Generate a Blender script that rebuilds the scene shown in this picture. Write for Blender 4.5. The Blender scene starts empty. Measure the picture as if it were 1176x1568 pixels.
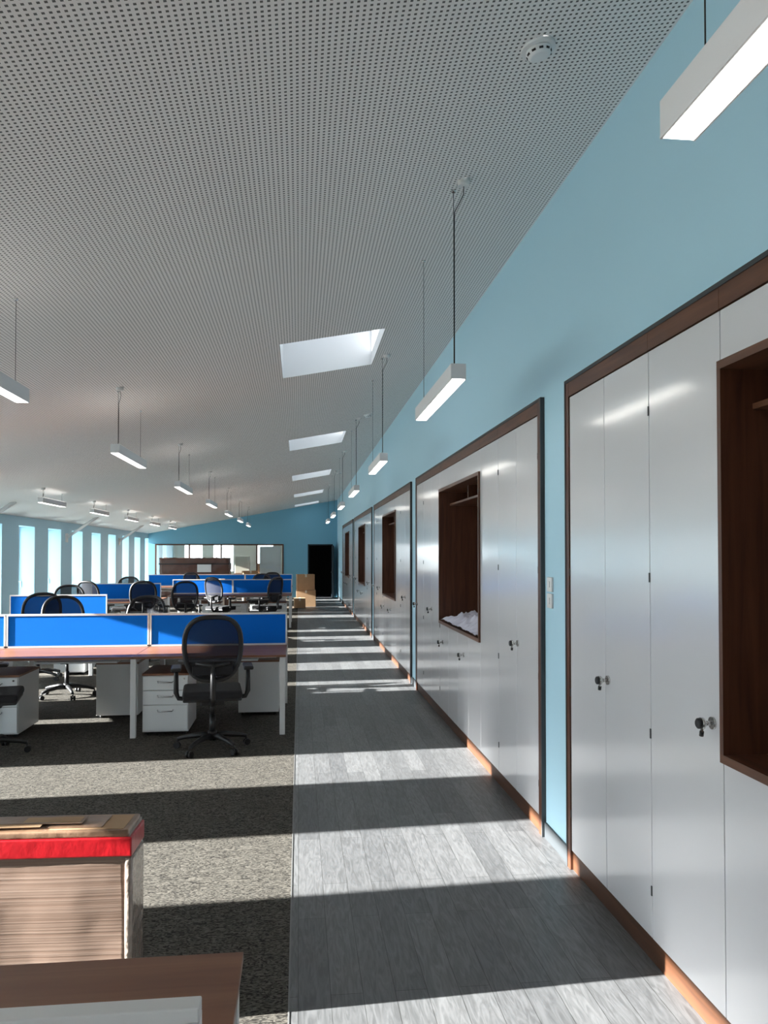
import bpy, bmesh, math, random
from mathutils import Vector, Matrix, noise
random.seed(4)
R=math.radians
bpy.context.scene.view_settings.view_transform='Standard'
# ------------------------------------------------------------------ materials
MATS={}
def newmat(name):
    m=bpy.data.materials.new(name); m.use_nodes=True
    MATS[name]=m
    nt=m.node_tree
    return m,nt,nt.nodes,nt.links,nt.nodes['Principled BSDF']
def simple(name,col,rough=.5,metal=0,coat=0,emis=None,es=0,bump=0,bscale=50,var=0,vscale=5,spec=.5):
    m,nt,N,L,b=newmat(name)
    b.inputs['Base Color'].default_value=(*col,1)
    b.inputs['Roughness'].default_value=rough
    b.inputs['Metallic'].default_value=metal
    b.inputs['Coat Weight'].default_value=coat
    b.inputs['Specular IOR Level'].default_value=spec
    if emis:
        b.inputs['Emission Color'].default_value=(*emis,1); b.inputs['Emission Strength'].default_value=es
    tc=N.new('ShaderNodeTexCoord')
    if bump:
        n=N.new('ShaderNodeTexNoise'); n.inputs['Scale'].default_value=bscale; n.inputs['Detail'].default_value=4
        L.new(tc.outputs['Object'],n.inputs['Vector'])
        bp=N.new('ShaderNodeBump'); bp.inputs['Strength'].default_value=bump; bp.inputs['Distance'].default_value=.01
        L.new(n.outputs['Fac'],bp.inputs['Height']); L.new(bp.outputs['Normal'],b.inputs['Normal'])
    if var:
        n=N.new('ShaderNodeTexNoise'); n.inputs['Scale'].default_value=vscale; n.inputs['Detail'].default_value=3
        L.new(tc.outputs['Object'],n.inputs['Vector'])
        r=N.new('ShaderNodeMixRGB'); r.inputs[1].default_value=(*[c*(1-var) for c in col],1); r.inputs[2].default_value=(*[min(1,c*(1+var)) for c in col],1)
        L.new(n.outputs['Fac'],r.inputs[0]); L.new(r.outputs[0],b.inputs['Base Color'])
    return m
def wood(name,c1,c2,axis='Y',scale=1,rough=.4):
    m,nt,N,L,b=newmat(name)
    tc=N.new('ShaderNodeTexCoord'); mp=N.new('ShaderNodeMapping')
    s={'X':(2,26,26),'Y':(26,2,26),'Z':(26,26,2)}[axis]
    mp.inputs['Scale'].default_value=[k*scale for k in s]
    L.new(tc.outputs['Object'],mp.inputs['Vector'])
    n=N.new('ShaderNodeTexNoise'); n.inputs['Scale'].default_value=1; n.inputs['Detail'].default_value=6; n.inputs['Distortion'].default_value=.6
    L.new(mp.outputs[0],n.inputs['Vector'])
    cr=N.new('ShaderNodeValToRGB'); cr.color_ramp.elements[0].position=.3; cr.color_ramp.elements[1].position=.7
    cr.color_ramp.elements[0].color=(*c1,1); cr.color_ramp.elements[1].color=(*c2,1)
    L.new(n.outputs['Fac'],cr.inputs[0]); L.new(cr.outputs[0],b.inputs['Base Color'])
    b.inputs['Roughness'].default_value=rough
    return m
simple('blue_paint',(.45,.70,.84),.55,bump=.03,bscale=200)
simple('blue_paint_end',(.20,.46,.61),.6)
simple('white_paint',(.8,.81,.82),.6)
simple('white_frame',(.75,.77,.78),.35)
simple('door_white',(.70,.70,.73),.3,coat=1)
_d=MATS['door_white'].node_tree.nodes['Principled BSDF']
_d.inputs['Coat Roughness'].default_value=.15; _d.inputs['Coat IOR'].default_value=1.9
simple('carcass_dark',(.03,.028,.027),.8)
simple('dark_trim',(.035,.04,.045),.5)
simple('black_plastic',(.01,.01,.012),.45)
simple('black_fabric',(.013,.013,.016),.9,bump=.3,bscale=300)
simple('chrome',(.6,.6,.6),.2,metal=1)
simple('white_metal',(.72,.72,.72),.35)
simple('edge_metal',(.15,.15,.15),.35)
simple('blue_fabric',(.004,.14,.60),1,bump=.4,bscale=400,var=.12,vscale=200,spec=.1)
simple('white_board',(.7,.72,.73),.5)
simple('lamp_white',(.76,.76,.78),.4)
simple('lamp_glow',(1,1,1),.5,emis=(1,.97,.9),es=8)
simple('lamp_up',(1,1,1),.5,emis=(1,.92,.84),es=3)
simple('cardboard',(.40,.25,.14),.75,bump=.1,bscale=30,var=.12,vscale=8)
simple('cardboard_lid',(.22,.13,.08),.4,coat=.6,bump=.3,bscale=18,var=.3,vscale=10)
simple('cardboard_dark',(.11,.05,.035),.5,coat=.3,var=.25,vscale=9,bump=.4,bscale=12)
simple('red_tape',(.40,.004,.01),.35,coat=.3,bump=.2,bscale=20)
simple('paper',(.66,.65,.76),.7,bump=.2,bscale=15,var=.2,vscale=6)
simple('door_dark',(.02,.035,.05),.45)
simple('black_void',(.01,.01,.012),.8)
simple('ground',(.3,.31,.27),.9,var=.2)
simple('cream',(.6,.58,.5),.7)
wood('walnut',(.055,.018,.009),(.12,.045,.022),'Z',1,.42)
wood('walnut_h',(.07,.026,.013),(.15,.062,.031),'Y',1,.42)
wood('walnut_kick',(.04,.015,.006),(.09,.032,.012),'Y',1,.5)
wood('desk_wood',(.15,.055,.028),(.25,.11,.058),'X',.6,.42)

# perforated ceiling
m,nt,N,L,b=newmat('perforated')
tc=N.new('ShaderNodeTexCoord'); sp=N.new('ShaderNodeSeparateXYZ'); L.new(tc.outputs['Object'],sp.inputs[0])
def mth(op,a,bv=None):
    n=N.new('ShaderNodeMath'); n.operation=op
    if isinstance(a,(int,float)): n.inputs[0].default_value=a
    else: L.new(a,n.inputs[0])
    if bv is not None:
        if isinstance(bv,(int,float)): n.inputs[1].default_value=bv
        else: L.new(bv,n.inputs[1])
    return n.outputs[0]
def cell(o):
    f=mth('FRACT',mth('MULTIPLY',o,1/.023)); return mth('LESS_THAN',mth('ABSOLUTE',mth('SUBTRACT',f,.5)),.22)
mask=mth('MULTIPLY',cell(sp.outputs['X']),cell(sp.outputs['Y']))
mx=N.new('ShaderNodeMixRGB'); L.new(mask,mx.inputs[0]); mx.inputs[1].default_value=(.87,.85,.84,1); mx.inputs[2].default_value=(.12,.12,.12,1)
L.new(mx.outputs[0],b.inputs['Base Color']); b.inputs['Roughness'].default_value=.7

# vinyl planks
m,nt,N,L,b=newmat('vinyl')
tc=N.new('ShaderNodeTexCoord'); sp=N.new('ShaderNodeSeparateXYZ'); L.new(tc.outputs['Object'],sp.inputs[0])
cb=N.new('ShaderNodeCombineXYZ'); L.new(sp.outputs['Y'],cb.inputs[0]); L.new(sp.outputs['X'],cb.inputs[1])
br=N.new('ShaderNodeTexBrick'); br.inputs['Scale'].default_value=1; br.inputs['Brick Width'].default_value=1.0; br.inputs['Row Height'].default_value=.125
br.inputs['Mortar Size'].default_value=.0014; br.inputs['Color1'].default_value=(.105,.107,.112,1); br.inputs['Color2'].default_value=(.155,.157,.162,1); br.inputs['Mortar'].default_value=(.045,.045,.045,1)
br.offset=.37
L.new(cb.outputs[0],br.inputs['Vector'])
mp=N.new('ShaderNodeMapping'); mp.inputs['Scale'].default_value=(38,5,1); L.new(tc.outputs['Object'],mp.inputs['Vector'])
n=N.new('ShaderNodeTexNoise'); n.inputs['Scale'].default_value=1; n.inputs['Detail'].default_value=7; n.inputs['Distortion'].default_value=2.0; L.new(mp.outputs[0],n.inputs['Vector'])
cr=N.new('ShaderNodeValToRGB'); cr.color_ramp.elements[0].position=.35; cr.color_ramp.elements[1].position=.65
cr.color_ramp.elements[0].color=(.7,.7,.7,1); cr.color_ramp.elements[1].color=(1.15,1.15,1.15,1)
L.new(n.outputs['Fac'],cr.inputs[0])
mx=N.new('ShaderNodeMixRGB'); mx.blend_type='MULTIPLY'; mx.inputs[0].default_value=1
L.new(br.outputs['Color'],mx.inputs[1]); L.new(cr.outputs[0],mx.inputs[2]); L.new(mx.outputs[0],b.inputs['Base Color'])
b.inputs['Roughness'].default_value=.45
bp=N.new('ShaderNodeBump'); bp.inputs['Strength'].default_value=.1; bp.inputs['Distance'].default_value=.003; L.new(n.outputs['Fac'],bp.inputs['Height']); L.new(bp.outputs[0],b.inputs['Normal'])

# carpet
m,nt,N,L,b=newmat('carpet')
tc=N.new('ShaderNodeTexCoord')
mp=N.new('ShaderNodeMapping'); mp.inputs['Scale'].default_value=(26,62,1); L.new(tc.outputs['Object'],mp.inputs['Vector'])
n=N.new('ShaderNodeTexNoise'); n.inputs['Scale'].default_value=1; n.inputs['Detail'].default_value=2; n.inputs['Distortion'].default_value=2.5; L.new(mp.outputs[0],n.inputs['Vector'])
cr=N.new('ShaderNodeValToRGB'); cr.color_ramp.elements[0].position=.4; cr.color_ramp.elements[1].position=.6
cr.color_ramp.elements[0].color=(.024,.022,.02,1); cr.color_ramp.elements[1].color=(.125,.115,.10,1)
L.new(n.outputs['Fac'],cr.inputs[0]); L.new(cr.outputs[0],b.inputs['Base Color']); b.inputs['Roughness'].default_value=.95; b.inputs['Specular IOR Level'].default_value=.1
bp=N.new('ShaderNodeBump'); bp.inputs['Strength'].default_value=.4; bp.inputs['Distance'].default_value=.006; L.new(n.outputs['Fac'],bp.inputs['Height']); L.new(bp.outputs[0],b.inputs['Normal'])

# glass (thin pane)
def glassmat(name,tint):
    m,nt,N,L,b=newmat(name)
    N.remove(b); out=N['Material Output']
    tr=N.new('ShaderNodeBsdfTransparent'); tr.inputs[0].default_value=(*tint,1)
    gl=N.new('ShaderNodeBsdfGlossy'); gl.inputs['Roughness'].default_value=.02
    mi=N.new('ShaderNodeMixShader'); mi.inputs[0].default_value=.05
    L.new(tr.outputs[0],mi.inputs[1]); L.new(gl.outputs[0],mi.inputs[2]); L.new(mi.outputs[0],out.inputs[0])
glassmat('glass',(.95,.97,.97)); glassmat('skylight_glass',(.14,.15,.16))
# chair mesh (semi see through)
m,nt,N,L,b=newmat('chair_mesh'); out=N['Material Output']
b.inputs['Base Color'].default_value=(.012,.013,.02,1); b.inputs['Roughness'].default_value=.8; b.inputs['Specular IOR Level'].default_value=.2
tr=N.new('ShaderNodeBsdfTransparent'); mi=N.new('ShaderNodeMixShader'); mi.inputs[0].default_value=.13
L.new(b.outputs[0],mi.inputs[1]); L.new(tr.outputs[0],mi.inputs[2]); L.new(mi.outputs[0],out.inputs[0])
# stretch wrapped cardboard
m,nt,N,L,b=newmat('wrapped_card')
tc=N.new('ShaderNodeTexCoord'); mp=N.new('ShaderNodeMapping'); mp.inputs['Scale'].default_value=(.6,2,110); mp.inputs['Rotation'].default_value=(0,.01,0); L.new(tc.outputs['Object'],mp.inputs['Vector'])
n=N.new('ShaderNodeTexNoise'); n.inputs['Scale'].default_value=1; n.inputs['Detail'].default_value=2; L.new(mp.outputs[0],n.inputs['Vector'])
cr=N.new('ShaderNodeValToRGB'); cr.color_ramp.elements[0].position=.35; cr.color_ramp.elements[1].position=.65
cr.color_ramp.elements[0].color=(.21,.135,.10,1); cr.color_ramp.elements[1].color=(.31,.22,.175,1)
L.new(n.outputs['Fac'],cr.inputs[0]); L.new(cr.outputs[0],b.inputs['Base Color']); b.inputs['Roughness'].default_value=.4; b.inputs['Coat Weight'].default_value=.7; b.inputs['Coat Roughness'].default_value=.15
bp=N.new('ShaderNodeBump'); bp.inputs['Strength'].default_value=.35; bp.inputs['Distance'].default_value=.006; L.new(n.outputs['Fac'],bp.inputs['Height']); L.new(bp.outputs[0],b.inputs['Normal'])
simple('film',(.27,.22,.19),.25,coat=.8,bump=1,bscale=22,var=.5,vscale=25)

# ------------------------------------------------------------------ builder
class B:
    def __init__(s,name,org=(0,0,0),rot=0):
        s.bm=bmesh.new(); s.name=name; s.mats=[]; s.org=Vector(org); s.rot=rot
    def mi(s,m):
        if m not in s.mats: s.mats.append(m)
        return s.mats.index(m)
    def box(s,x0,x1,y0,y1,z0,z1,m,bev=0,slope=None,mat=None):
        P=[(x0,y0),(x1,y0),(x1,y1),(x0,y1)]
        zt=(lambda x:z1) if slope is None else slope
        vs=[s.bm.verts.new((x,y,z0)) for x,y in P]+[s.bm.verts.new((x,y,zt(x))) for x,y in P]
        fs=[]
        for q in [(3,2,1,0),(4,5,6,7),(0,1,5,4),(1,2,6,5),(2,3,7,6),(3,0,4,7)]:
            f=s.bm.faces.new([vs[i] for i in q]); f.material_index=s.mi(m); fs.append(f)
        if bev:
            es=set(e for f in fs for e in f.edges)
            r=bmesh.ops.bevel(s.bm,geom=list(es),offset=bev,segments=3,affect='EDGES',profile=.6)
            for f in r['faces']: f.material_index=s.mi(m)
            allv=set(v for f in r['faces'] for v in f.verts)
            vs=list(allv)
        if mat is not None:
            bmesh.ops.transform(s.bm,matrix=mat,verts=[v for v in vs if v.is_valid])
        return vs
    def quad(s,pts,m):
        f=s.bm.faces.new([s.bm.verts.new(p) for p in pts]); f.material_index=s.mi(m); return f
    def tube(s,path,r,m,n=10,cap=True,closed=False,smooth=True):
        path=[Vector(p) for p in path]; k=len(path)
        rs=r if isinstance(r,(list,tuple)) else [r]*k
        rings=[]; up=None
        for i,p in enumerate(path):
            if closed: t=(path[(i+1)%k]-path[(i-1)%k])
            else: t=(path[min(i+1,k-1)]-path[max(i-1,0)])
            t.normalize()
            if up is None:
                up=Vector((0,0,1)) if abs(t.z)<.9 else Vector((1,0,0))
            a=t.cross(up)
            if a.length<1e-4: a=t.cross(Vector((0,1,0)))
            a.normalize(); bb=a.cross(t).normalized(); up=bb
            rings.append([s.bm.verts.new(p+(a*math.cos(2*math.pi*j/n)+bb*math.sin(2*math.pi*j/n))*rs[i]) for j in range(n)])
        rng=range(k) if closed else range(k-1)
        for i in rng:
            A=rings[i];C=rings[(i+1)%k]
            for j in range(n):
                f=s.bm.faces.new([A[j],C[j],C[(j+1)%n],A[(j+1)%n]]); f.material_index=s.mi(m); f.smooth=smooth
        if cap and not closed:
            for rg in (rings[0],rings[-1]):
                f=s.bm.faces.new(rg); f.material_index=s.mi(m)
    def cyl(s,p0,p1,r,m,n=16,r2=None):
        s.tube([p0,p1],[r,r if r2 is None else r2],m,n)
    def done(s,smooth_mod=False):
        bmesh.ops.recalc_face_normals(s.bm,faces=s.bm.faces[:])
        me=bpy.data.meshes.new(s.name); s.bm.to_mesh(me); s.bm.free()
        for m in s.mats: me.materials.append(MATS[m])
        o=bpy.data.objects.new(s.name,me); bpy.context.scene.collection.objects.link(o)
        o.location=s.org; o.rotation_euler=(0,0,s.rot)
        return o
def copy(o,loc,rot=0):
    c=bpy.data.objects.new(o.name.split('.')[0],o.data); bpy.context.scene.collection.objects.link(c)
    c.location=loc; c.rotation_euler=(0,0,rot); return c

# ------------------------------------------------------------------ dims
XW=1.478; XL=-5.70; XO=-6.10; YE=30.0; YB=-4.0; XF=1.46
SL=.185
def ceil(x): return 3.8+SL*(x-1.5)

# floor
b=B('floor')
b.box(-.035,2.3,YB,YE+6,-.1,0,'vinyl'); b.box(XO,-.035,YB,YE+6,-.1,0,'carpet'); b.box(-.038,-.032,YB,YE,-.01,.002,'edge_metal'); b.done()
b=B('ground_outside'); b.box(-80,XO-.02,-60,90,-.4,-.3,'ground'); b.done()

# ceiling with skylight shafts
sky=[(6.6,7.88),(12.2,13.48),(17.8,19.08),(23.4,24.68),(28.4,29.6)]
sx0,sx1=-.17,.74
b=B('ceiling')
xs=[XO-.3,sx0,sx1,2.3]; ys=[YB-.2]+[v for a in sky for v in a]+[YE+6.2]
for i in range(3):
    for j in range(len(ys)-1):
        if i==1 and j%2==1: continue
        b.quad([(xs[i],ys[j],ceil(xs[i])),(xs[i],ys[j+1],ceil(xs[i])),(xs[i+1],ys[j+1],ceil(xs[i+1])),(xs[i+1],ys[j],ceil(xs[i+1]))],'perforated')
for y0,y1 in sky:
    h=.55; t=.03
    def sh(xa,xb,ya,yb):
        vs=b.box(xa,xb,ya,yb,0,1,'white_paint')
        for v in vs: v.co.z=ceil(v.co.x)+(0.001 if v.co.z<.5 else h)
    sh(sx0-t,sx0,y0-t,y1+t); sh(sx1,sx1+t,y0-t,y1+t); sh(sx0,sx1,y0-t,y0); sh(sx0,sx1,y1,y1+t)
b.done()
for k,(y0,y1) in enumerate(sky):
    b=B('window_skylight_%d'%(k+1))
    def s2(xa,xb,ya,yb,m,z0,z1):
        vs=b.box(xa,xb,ya,yb,0,1,m)
        for v in vs: v.co.z=ceil(v.co.x)+(z0 if v.co.z<.5 else z1)
    vs=[(sx0,y0),(sx1,y0),(sx1,y1),(sx0,y1)]
    b.quad([(x,y,ceil(x)+.5) for x,y in vs],'skylight_glass')
    for q in [(sx0,sx0+.05,y0,y1),(sx1-.05,sx1,y0,y1),(sx0,sx1,y0,y0+.05),(sx0,sx1,y1-.05,y1)]: s2(*q,'white_frame',.47,.54)
    b.done()

# left wall with tall windows
wins=[2.1+1.85*k for k in range(-3,18)]
wins[3]=2.2
wins=[w for w in wins if w+.5<YE+5]
hw=.475; zs=.12; zh=2.28
b=B('wall_left')
prev=YB
for w in wins:
    b.box(XO,XL,prev,w-hw,0,0,'blue_paint',slope=lambda x:ceil(x)+.02)
    b.box(XO,XL,w-hw,w+hw,0,zs,'blue_paint')
    b.box(XO,XL,w-hw,w+hw,zh,0,'blue_paint',slope=lambda x:ceil(x)+.02)
    prev=w+hw
b.box(XO,XL,prev,YE+6,0,0,'blue_paint',slope=lambda x:ceil(x)+.02)
b.done()
for k,w in enumerate(wins):
    b=B('window_%d'%(k+1)); x0,x1=XO+.02,XO+.08
    b.box(x0,x1,w-hw,w-hw+.05,zs,zh,'white_frame'); b.box(x0,x1,w+hw-.05,w+hw,zs,zh,'white_frame')
    b.box(x0,x1,w-hw+.05,w+hw-.05,zs,zs+.05,'white_frame'); b.box(x0,x1,w-hw+.05,w+hw-.05,zh-.05,zh,'white_frame')
    b.box(x0+.025,x0+.03,w-hw+.05,w+hw-.05,zs+.05,zh-.05,'glass')
    b.cyl((x1,w+hw-.025,1.1),(x1+.05,w+hw-.025,1.1),.01,'white_metal'); b.box(x1+.04,x1+.055,w+hw-.035,w+hw-.015,.98,1.11,'white_metal')
    b.box(x1,XL+.02,w-hw,w+hw,zs,zs+.02,'white_paint')
    b.done()
# haunch brackets at the eaves
for k,y in enumerate([11.3-.92+1.85*j for j in (2,5,8)]):
    b=B('trim_eaves_strut_%d'%(k+1)); 
    b.tube([(XL-.01,y,2.08),(XL+.75,y,ceil(XL+.75)+.01)],.035,'white_paint',8)
    b.box(XL-.01,XL+.03,y-.07,y+.07,1.98,2.2,'white_paint'); b.done()

# back wall (behind camera)
b=B('wall_back'); b.box(XO,2.3,YB-.2,YB,0,0,'white_paint',slope=lambda x:ceil(x)+.02); b.done()

# ------------------------------------------------------------------ right wall & cupboards
units=[(-.90,4.09,True),(4.51,9.55,False),(10.0,15.04,False),(15.48,20.52,False),(20.96,26.0,False)]
ZT=2.65
def wr(*a,slope=None):
    b=B('wall_right'); b.box(*a,'blue_paint',slope=slope); b.done()
wr(XW,2.3,YB,YE+6,ZT,0,slope=lambda x:ceil(x)+.02)
wr(2.1,2.3,YB,YE+6,0,ZT)
prev=YB
for (u0,u1,_) in units:
    wr(XW,2.1,prev,u0,0,ZT); prev=u1
wr(XW,2.1,prev,YE+6,0,ZT)
prev=YB
for (u0,u1,_) in units+[(YE-1.2,0,0)]:
    b=B('baseboard_right'); b.box(XW-.012,XW,prev+.005,u0-.005,0,.09,'dark_trim'); prev=u1; b.done()

def handle(b,y,z,key=True):
    b.cyl((XF,y,z),(XF-.008,y,z),.022,'chrome'); b.cyl((XF-.008,y,z),(XF-.035,y,z),.009,'chrome')
    b.tube([(XF-.03,y,z),(XF-.038,y,z),(XF-.048,y,z)],[.012,.021,.021],'chrome',16)
    b.tube([(XF-.048,y,z),(XF-.058,y,z),(XF-.062,y,z)],[.019,.019,.014],'black_plastic',16)
    if key:
        b.box(XF-.045,XF-.041,y-.006,y+.006,z-.03,z-.015,'chrome')
        b.tube([(XF-.043,y,z-.028),(XF-.043,y+.004,z-.045)],.008,'black_plastic',10)
for (u0,u1,mir) in units:
    b=B('built_in_cupboard'); Lu=u1-u0
    Y=(lambda a:u1-a) if mir else (lambda a:u0+a)
    def bx(a0,a1,x0,x1,z0,z1,m,bev=0):
        ya,yb=sorted((Y(a0),Y(a1))); b.box(x0,x1,ya,yb,z0,z1,m,bev)
    if mir: edges=[.062,.537,1.012,1.565]
    else: edges=[.075,.56,1.025,1.60]
    n0=edges[-1]; n1=n0+1.8; zn0,zn1=1.01,2.34
    rest=(Lu-.06-n1)/3
    edges2=[n1,n1+rest,n1+2*rest,Lu-.06]
    # carcass
    bx(.02,n0-.0,1.49,2.08,.0,2.6,'carcass_dark'); bx(n1,Lu-.02,1.49,2.08,.0,2.6,'carcass_dark')
    bx(n0,n1,1.49,2.08,0,zn0-.03,'carcass_dark'); bx(n0,n1,1.49,2.08,zn1+.03,2.6,'carcass_dark')
    # outer dark edge & timber frame
    bx(0,.014,1.452,XW+.02,0,ZT,'dark_trim'); bx(Lu-.014,Lu,1.452,XW+.02,0,ZT,'dark_trim'); bx(.014,Lu-.014,1.452,XW+.02,ZT-.018,ZT,'dark_trim')
    bx(.014,edges[0]-.004,1.455,1.5,0,ZT-.018,'walnut'); bx(Lu-.056,Lu-.014,1.455,1.5,0,ZT-.018,'walnut')
    a=edges[0]-.004
    segs=[a]+[q for q in (edges[2],n0,n0+.9,n1,n1+2*rest)]+[Lu-.056]
    for p,q in zip(segs[:-1],segs[1:]): bx(p+.001,q-.001,1.456,1.5,2.555,ZT-.018,'walnut_h')
    bx(a,Lu-.056,1.47,1.5,0,.10,'walnut_kick')
    # doors
    for E in (edges,edges2):
        for p,q in zip(E[:-1],E[1:]): bx(p+.0025,q-.0025,XF,XF+.02,.105,2.55,'door_white',.002)
    for j in range(4): bx(n0+.45*j+.0025,n0+.45*(j+1)-.0025,XF,XF+.02,.105,zn0-.032,'door_white',.002)
    bx(n0+.0025,n1-.0025,XF,XF+.02,zn1+.032,2.55,'door_white',.002)
    # niche lining
    bx(n0+.002,n1-.002,1.445,2.05,zn0-.03,zn0,'walnut_h'); bx(n0+.002,n1-.002,1.445,2.05,zn1,zn1+.03,'walnut_h')
    bx(n0+.002,n0+.025,1.445,2.05,zn0,zn1,'walnut'); bx(n1-.025,n1-.002,1.445,2.05,zn0,zn1,'walnut')
    bx(n0,n1,2.03,2.05,zn0,zn1,'walnut')
    bx(n0+.03,n1-.03,1.56,2.03,2.2,2.22,'walnut_h')
    bx(n0+.9-.01,n0+.9+.01,1.56,2.03,2.22,zn1,'walnut')
    # handles & hinges
    hs=[(edges[1]+.035,1.10),(n0-.065,1.10)] if mir else [(edges[1]-.04,1.10)]
    for a_,z_ in hs+[(n1+rest-.04,1.09),(Lu-.12,1.08),(n0+.62,.80),(n0+1.62,.80)]:
        handle(b,Y(a_),z_)
    for e in (edges[2],edges[0],n1,edges2[2]):
        for z in (.3,.95,1.6,2.3): bx(e-.004,e+.004,XF-.004,XF,z-.02,z+.02,'dark_trim')
    b.done()
    if (u0,u1)==(4.51,9.55): unit2=(n0+u0,n1+u0)
# crumpled dust sheet in niche
def crumple(name,x0,x1,y0,y1,z,amp,m,nx=40,ny=80,seed=0):
    b=B(name); g=[]
    for i in range(nx+1):
        row=[]
        for j in range(ny+1):
            u=i/nx; v=j/ny; x=x0+(x1-x0)*u; y=y0+(y1-y0)*v
            p=Vector((x*4+seed,y*4,seed)); h=(.35+.5*noise.noise(p))*amp+(1-abs(noise.noise(p*2.2)*2))*amp*.35
            env=min(1,3.5*min(u+.03,1-u,v,1-v)+.05)
            y+=.04*noise.noise(Vector((x*9,y*5,3)))
            row.append(b.bm.verts.new((x,y,z+.004+max(0,h)*env)))
        g.append(row)
    for i in range(nx):
        for j in range(ny):
            f=b.bm.faces.new([g[i][j],g[i+1][j],g[i+1][j+1],g[i][j+1]]); f.material_index=b.mi(m); f.smooth=True
    return b.done()
crumple('crumpled_dust_sheet',1.455,1.95,unit2[0]+.05,unit2[1]-.05,1.012,.16,'paper')
# light switch
b=B('light_switch',(XW-.001,4.40,1.47))
b.box(-.012,0,-.043,.043,.005,.091,'white_metal',.003); b.box(-.012,0,-.043,.043,-.091,-.005,'white_metal',.003)
b.box(-.018,-.012,-.012,.012,.03,.066,'white_paint',.002); b.box(-.018,-.012,-.012,.012,-.066,-.03,'white_paint',.002); b.done()

# ------------------------------------------------------------------ end wall
gx0,gx1,gz=-5.45,-.60,2.07; dx0,dx1=.33,1.30
sl=lambda x:ceil(x)+.02
b=B('wall_end')
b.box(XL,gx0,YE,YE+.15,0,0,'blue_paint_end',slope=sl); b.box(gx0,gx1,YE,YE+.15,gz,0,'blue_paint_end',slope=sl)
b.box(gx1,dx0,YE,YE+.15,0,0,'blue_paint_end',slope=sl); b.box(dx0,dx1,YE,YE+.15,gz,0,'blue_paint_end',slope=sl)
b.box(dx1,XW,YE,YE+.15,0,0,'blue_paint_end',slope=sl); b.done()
b=B('window_partition')
b.box(gx0,gx1,YE-.03,YE+.1,gz-.05,gz,'walnut_h'); b.box(gx0,gx1,YE-.03,YE+.1,.0,.08,'walnut_h')
for x in (gx0,-4.2,-3.0,-1.65,gx1-.05): b.box(x,x+.05,YE-.03,YE+.1,.08,gz-.05,'walnut')
b.box(gx0,gx1,YE+.04,YE+.05,.08,gz-.05,'glass'); b.done()
b=B('door_1')
b.box(dx0,dx0+.05,YE-.02,YE-.001,0,gz,'door_dark'); b.box(dx1-.05,dx1,YE-.02,YE-.001,0,gz,'door_dark'); b.box(dx0,dx1,YE-.02,YE-.001,gz-.05,gz,'door_dark')
b.box(1.26,1.305,YE-.93,YE-.03,.01,gz-.06,'door_dark'); b.cyl((1.26,YE-.85,1.0),(1.2,YE-.85,1.0),.012,'chrome'); b.cyl((1.2,YE-.86,1.0),(1.2,YE-.74,1.0),.01,'chrome'); b.done()
# dark lobby behind door
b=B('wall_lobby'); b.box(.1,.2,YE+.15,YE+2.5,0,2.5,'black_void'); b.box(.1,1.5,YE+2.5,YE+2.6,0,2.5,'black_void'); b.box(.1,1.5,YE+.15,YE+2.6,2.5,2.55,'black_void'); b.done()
# room behind partition
b=B('wall_far'); yf=YE+5.8
xw=[(-5.2,-4.4),(-3.9,-3.0),(-1.9,-1.2)]
prev=XL
for a,c in xw:
    b.box(prev,a,yf,yf+.2,0,0,'cream',slope=sl); b.box(a,c,yf,yf+.2,0,.9,'cream'); b.box(a,c,yf,yf+.2,2.1,0,'cream',slope=sl); prev=c
b.box(prev,2.3,yf,yf+.2,0,0,'cream',slope=sl); b.done()
b=B('added_fill_panel'); b.box(-4,-1,YE+2.2,YE+2.4,2.38,2.42,'lamp_glow'); b.done()  # glowing fill panel added to brighten the room behind the glass, no known fitting
b=B('kitchen_unit'); b.box(-2.6,-.8,YE+1.5,YE+2.1,0,.86,'white_paint'); b.box(-2.62,-.78,YE+1.48,YE+2.1,.86,.9,'desk_wood')
b.box(-2.6,-2.0,YE+1.7,YE+2.1,.9,1.6,'cream',.02); b.box(-1.7,-1.2,YE+1.7,YE+2.0,.9,1.3,'cardboard',.01); b.done()
b=B('whiteboard'); b.box(-1.5,-.75,YE+.25,YE+.28,.9,1.95,'white_paint'); b.box(-1.53,-.72,YE+.28,YE+.3,.87,1.98,'white_frame'); b.box(-1.15,-1.1,YE+.2,YE+.35,0,.9,'white_metal'); b.done()

# ------------------------------------------------------------------ pendants
def pendant(x,y0,ln,h,up):
    b=B('linear_pendant_light',(x,y0,0))
    w=.041; zt=h+.05; zb=h-.035
    c=ceil(x)
    b.box(-w,w,0,ln,zb+.004,zt,'lamp_white',.003)
    b.box(-w,-w+.006,0,ln,zb,zb+.006,'lamp_white'); b.box(w-.006,w,0,ln,zb,zb+.006,'lamp_white')
    b.box(-w+.006,w-.006,.006,ln-.006,zb-.001,zb+.0035,'lamp_glow')
    if up: b.box(-w+.012,w-.012,.05,ln-.05,zt+.0005,zt+.004,'lamp_up')
    for yy in (.12,ln-.12):
        b.cyl((0,yy,zt),(0,yy,zt+.025),.007,'chrome'); b.cyl((0,yy,zt+.02),(0,yy,c),.0018,'black_plastic',6)
        b.cyl((0,yy,c+.003),(0,yy,c-.012),.012,'chrome')
    # rose and power cord
    rx=.035; rc=ceil(x+rx)
    b.cyl((rx,.02,rc+.004),(rx,.02,rc-.03),.035,'white_metal',20,.03)
    L_=[(rx,.02,rc-.03),(rx+.005,.05,rc-.06),(rx-.01,.09,rc-.09),(.004,.115,rc-.13),(.004,.122,rc-.25),(.004,.122,(rc+zt)/2),(.004,.122,zt)]
    b.tube(L_,.0026,'black_plastic',6)
    return b.done()
for k in range(-1,7): pendant(.83,.35+3.6*k,1.25,2.65,False)
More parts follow.
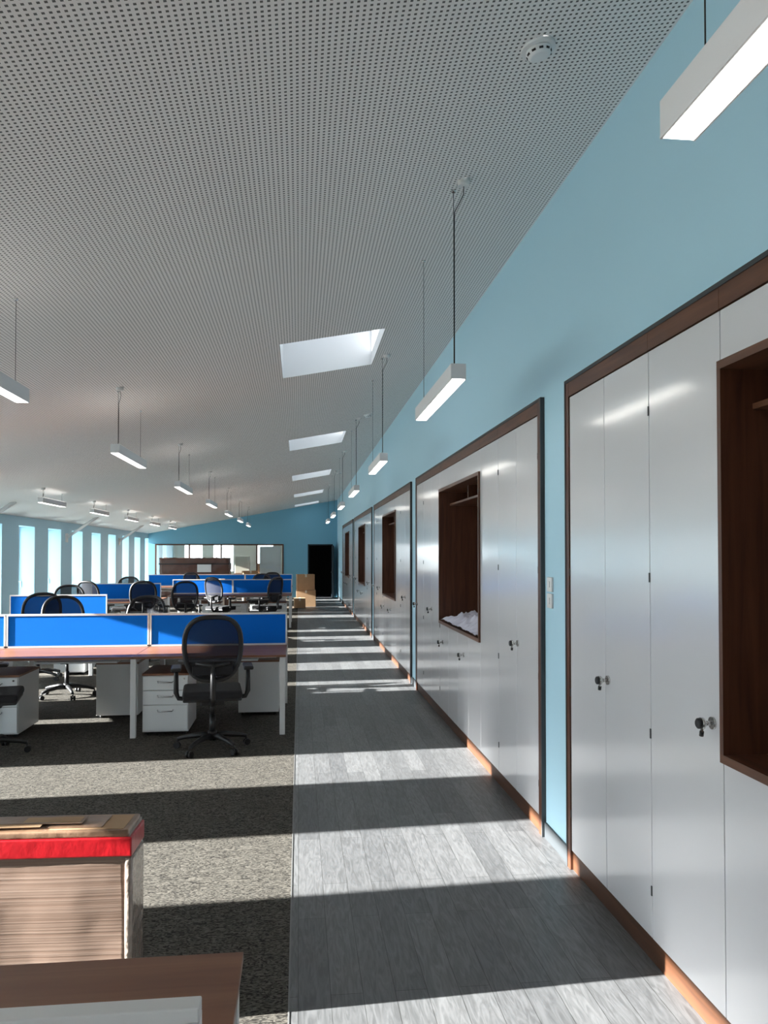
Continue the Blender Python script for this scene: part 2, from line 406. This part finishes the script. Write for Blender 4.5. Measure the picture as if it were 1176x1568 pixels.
for k in range(-1,7): pendant(-1.67,3.6+3.6*k,1.25,2.65,True)
for k in range(-2,5): pendant(-4.15,12.9+3.1*k,1.25,2.56,True)

# detectors
def detector(x,y,r):
    b=B('smoke_detector',(x,y,ceil(x)))
    n=Vector((SL,0,-1)).normalized()
    b.tube([(0,0,0.002),n*.012],[r,r],'white_paint',32); b.tube([n*.012,n*.02,n*.034,n*.04],[r*.72,r*.75,r*.66,r*.5],'white_paint',32)
    for i in range(10):
        a=2*math.pi*i/10; u=Vector((1,0,SL)).normalized(); v=Vector((0,1,0))
        p=n*.027+(u*math.cos(a)+v*math.sin(a))*r*.66; q=(u*math.cos(a+.35)+v*math.sin(a+.35))*r*.66+n*.027
        b.tube([p,q],.006,'black_plastic',6)
    b.done()
detector(.93,2.90,.068); detector(.98,11.0,.065); detector(.98,19,.065)

# ------------------------------------------------------------------ desks
def bench(xr,n,yc,fab='blue_fabric'):
    b=B('office_bench_desk'); D=.8; W=1.4
    for i in range(n):
        x1=xr-i*W; x0=x1-W
        for sgn in (-1,1):
            ya,yb=sorted((yc+sgn*.015,yc+sgn*D))
            b.box(x0+.002,x1-.002,ya,yb,.728,.75,'desk_wood',.002)
            b.box(x0+.1,x1-.1,yc+sgn*.45-.02,yc+sgn*.45+.02,.68,.726,'white_metal')
        # screen
        b.box(x0+.012,x1-.012,yc-.012,yc+.012,.77,1.07,fab,.003)
        b.box(x0+.004,x1-.004,yc-.016,yc+.016,1.07,1.09,'white_metal',.003)
        b.box(x0+.004,x0+.02,yc-.016,yc+.016,.755,1.07,'white_metal'); b.box(x1-.02,x1-.004,yc-.016,yc+.016,.755,1.07,'white_metal')
        b.box(x0+.004,x1-.004,yc-.016,yc+.016,.752,.77,'white_metal')
        b.box(x0+.3,x1-.3,yc-.1,yc+.1,.6,.62,'white_metal')
    for i in range(n+1):
        x=xr-i*W; x=min(x,xr-.035); x=max(x,xr-n*W+.035)
        for sgn in (-1,1):
            b.box(x-.025,x+.025,yc+sgn*(D-.04)-.025,yc+sgn*(D-.04)+.025,.0,.70,'white_metal',.003)
        b.box(x-.025,x+.025,yc-D+.015,yc+D-.015,.69,.727,'white_metal',.003)
    return b.done()
bench(-.128,3,1.08,'white_board'); bench(-.12,3,8.1); bench(-2.85,1,11.9); bench(-2.85,1,16.4); bench(-.17,2,18.6); bench(-.2,3,23.2)
def pedestal(x,y,rot=0):
    b=B('desk_pedestal',(x,y,0),rot)
    b.box(-.21,.21,-.28,.28,.035,.56,'white_metal',.004); b.box(-.215,.215,-.29,.285,.56,.58,'desk_wood',.003)
    for z0,z1 in ((.05,.285),(.292,.42),(.427,.552)):
        b.box(-.205,.205,-.298,-.281,z0,z1,'white_paint',.004)
        zc=z1-.045; b.tube([(-.07,-.298,zc),(-.065,-.318,zc-.008),(.065,-.318,zc-.008),(.07,-.298,zc)],.006,'chrome',8)
    b.cyl((.17,-.298,.53),(.17,-.303,.53),.009,'chrome')
    for sx in (-.17,.17):
        for sy in (-.22,.22): b.cyl((sx-.012,sy,.02),(sx+.012,sy,.02),.02,'black_plastic')
    return b.done()
pedestal(-1.24,7.68); pedestal(-2.78,7.72); pedestal(-.42,8.48,math.pi); pedestal(-1.86,8.48,math.pi); pedestal(-3.3,8.48,math.pi)
for x,y,r in [(-3.2,11.5,0),(-3.2,12.3,math.pi),(-1.4,18.2,0),(-.5,18.2,0),(-2.0,18.2,0),(-3.3,16,0),(-1.2,22.8,0),(-2.4,22.8,0),(-.6,23.6,3.14)]: pedestal(x,y,r)

# ------------------------------------------------------------------ chairs
def chair(loc,rot):
    b=B('office_swivel_chair',(*loc,0),rot)
    for i in range(5):
        a=2*math.pi*i/5+.3; c,s_=math.cos(a),math.sin(a)
        b.tube([(0,0,.115),(c*.12,s_*.12,.12),(c*.24,s_*.24,.10),(c*.31,s_*.31,.08)],[.03,.026,.02,.016],'black_plastic',8)
        b.cyl((c*.31,s_*.31,.08),(c*.31,s_*.31,.045),.008,'black_plastic',8)
        t=Vector((-s_,c,0)); p=Vector((c*.315,s_*.315,.027))
        b.cyl(p-t*.026,p-t*.006,.027,'black_plastic',14); b.cyl(p+t*.006,p+t*.026,.027,'black_plastic',14); b.cyl(p-t*.01,p+t*.01,.01,'black_plastic',8)
    b.cyl((0,0,.09),(0,0,.16),.038,'black_plastic'); b.cyl((0,0,.14),(0,0,.30),.026,'black_plastic'); b.cyl((0,0,.3),(0,0,.42),.018,'black_plastic')
    b.box(-.1,.1,-.14,.12,.40,.445,'black_plastic',.012)
    b.tube([(.1,.03,.42),(.2,.04,.42),(.24,.04,.415)],.007,'black_plastic',8)
    b.box(-.245,.245,-.21,.25,.445,.475,'black_plastic',.014)
    b.box(-.25,.25,-.22,.26,.465,.535,'black_fabric',.032)
    b.tube([(0,-.1,.42),(0,-.22,.43),(0,-.29,.50),(0,-.30,.62),(0,-.285,.78)],[.024,.026,.024,.022,.018],'black_plastic',10)
    b.tube([(-.14,-.255,.78),(0,-.29,.76),(.14,-.255,.78)],.016,'black_plastic',8)
    n=40; ring=[]
    for i in range(n):
        a=2*math.pi*i/n; ca,sa=math.cos(a),math.sin(a)
        e=.72; x=.235*math.copysign(abs(ca)**e,ca); z=.27*math.copysign(abs(sa)**e,sa)
        x*=1-.10*(z<0)*abs(z)/.26
        y=-.26-.04*(z/.26)+.05*(x/.235)**2
        ring.append(Vector((x,y,.90+z)))
    b.tube(ring,.021,'black_plastic',8,closed=True)
    cen=Vector((0,-.265,.90)); mi=b.mi('chair_mesh')
    rings=[]
    for k in (1,.75,.5,.25):
        rr=[]
        for p in ring:
            q=cen+(p-cen)*k; q.y=-.26-.04*((q.z-.9)/.26)+.05*(q.x/.235)**2
            rr.append(b.bm.verts.new(q))
        rings.append(rr)
    for A,C in zip(rings[:-1],rings[1:]):
        for i in range(n):
            f=b.bm.faces.new([A[i],A[(i+1)%n],C[(i+1)%n],C[i]]); f.material_index=mi; f.smooth=True
    f=b.bm.faces.new(rings[-1]); f.material_index=mi
    b.box(-.17,.17,-.262,-.235,.68,.76,'black_fabric',.012)
    for sx in (-1,1):
        b.tube([(sx*.2,0,.44),(sx*.285,0,.45),(sx*.305,-.01,.50),(sx*.305,-.02,.60),(sx*.305,-.02,.70)],[.018,.02,.022,.02,.018],'black_plastic',10)
        b.box(sx*.305-.042,sx*.305+.042,-.14,.12,.695,.728,'black_plastic',.014)
    return b.done()
ch=chair((-.75,6.85),.12)
for x,y,r in [(-2.62,6.86,-1.35),(-2.75,9.55,math.pi+.5),(-1.9,9.45,math.pi-.2),(-3.5,10.85,.5),(-3.75,13.0,3.3),(-3.0,15.3,.2),(-3.9,15.35,-.4),(-1.75,17.45,-.6),(-.7,17.5,.9),(-2.2,15.0,.3),(-1.0,19.9,3.0),(-3.8,17.5,3.1),(-.8,22.0,.2),(-2.9,22.0,-.3)]:
    copy(ch,(x,y,0),r)

# ------------------------------------------------------------------ boxes
def carton(x,y,w,d,h,z=0,rot=0,m='cardboard'):
    b=B('cardboard_box',(x,y,z),rot)
    b.box(-w/2,w/2,-d/2,d/2,0,h,m,.006)
    b.box(-w/2+.002,w/2-.002,-d/2,-.003,h,h+.004,m); b.box(-w/2+.002,w/2-.002,.003,d/2,h,h+.004,m)
    b.box(-.03,.03,-d/2-.002,d/2+.002,h-.08,h+.006,'cream')
    return b.done()
carton(.22,25,.62,.5,.52); carton(.2,25,.56,.48,.5,.53,.08); carton(.02,24.4,.36,.4,.3)
carton(-1.5,23.6,.45,.35,.22,.755); carton(-1.9,23.5,.4,.35,.3,.755,.2); carton(-2.3,22.8,.3,.3,.2,.755,.1); carton(-1.3,18.9,.3,.25,.12,.755,.3)
carton(-.9,27,.6,.5,.9); carton(-1.7,27,.5,.5,1.1,0,.2)
def rough(name,x0,x1,y0,y1,z0,z1,m,amp,seed,res=.04,extra=None,org=(0,0,0),rot=0,taper=0):
    b=B(name,org,rot)
    vs=b.box(x0,x1,y0,y1,z0,z1,m)
    bmesh.ops.subdivide_edges(b.bm,edges=b.bm.edges[:],cuts=int(max(4,min(36,(x1-x0)/res))),use_grid_fill=True)
    for v in b.bm.verts:
        p=v.co*5+Vector((seed,seed,0)); d=noise.noise_vector(p)*amp+noise.noise_vector(v.co*17)*amp*.4
        k=min(1,(v.co.z-z0)/.05); v.co+=Vector((d.x,d.y,d.z*k if v.co.z>z0+.01 else 0))
    for f in b.bm.faces: f.material_index=b.mi(m); f.smooth=True
    if extra: extra(b)
    return b.done()
def exp_(b):
    b.box(.1,.55,-.46,-.455,1.1,1.35,'white_board')
    for z in (.3,.9,1.35): b.box(-1.13,1.13,-.44,.44,z,z+.03,'black_plastic',.004)
rough('wrapped_pallet',-1.1,1.1,-.4,.4,0,1.55,'cardboard_dark',.04,3,.08,org=(-3.4,26,0),extra=exp_)
def ex(b):
    z0,z1=.612,.68
    b.box(-.955,.010,-.010,.182,z0,z1,'red_tape',.006)
    for i in range(6):
        mt=Matrix.Rotation(R(random.uniform(-2,2)),4,'Z')@Matrix.Rotation(R(random.uniform(-.5,.5)),4,'Y')
        b.box(-.95,-.02-.2*i*random.random(),.01+.012*i,.16-.012*i,.705+.003*i,.707+.003*i,'cardboard_lid' if i%2 else 'cardboard',0,mat=mt)
    b.box(-.018,.010,-.004,.18,.02,.608,'film',.012)
    b.box(-.95,-.004,-.004,.178,.68,.705,'cardboard_lid',.008)
rough('wrapped_flatpack_cartons',-.95,0,0,.175,0,.69,'wrapped_card',.005,1,.03,extra=ex,org=(-.605,2.875,0),rot=R(-2.2))

# ------------------------------------------------------------------ light & camera
w=bpy.data.worlds.new('World'); bpy.context.scene.world=w; w.use_nodes=True
bg=w.node_tree.nodes['Background']; bg.inputs[0].default_value=(.90,.95,1,1); bg.inputs[1].default_value=8.2
sd=bpy.data.lights.new('sun','SUN'); sd.energy=68; sd.angle=R(.5); sd.color=(1,.965,.92)
so=bpy.data.objects.new('sun',sd); bpy.context.scene.collection.objects.link(so)
d=Vector((1,.058,-.287)); so.rotation_euler=d.to_track_quat('-Z','Y').to_euler(); so.location=(-12,0,6)

cd=bpy.data.cameras.new('camera'); cam=bpy.data.objects.new('camera',cd); bpy.context.scene.collection.objects.link(cam)
cam.location=(0,0,1.7); cam.rotation_euler=(R(90+1.2),0,R(-6.3))
cd.sensor_fit='VERTICAL'; cd.sensor_height=36; cd.lens=27; cd.shift_y=.025; cd.clip_start=.05; cd.clip_end=300
bpy.context.scene.camera=cam
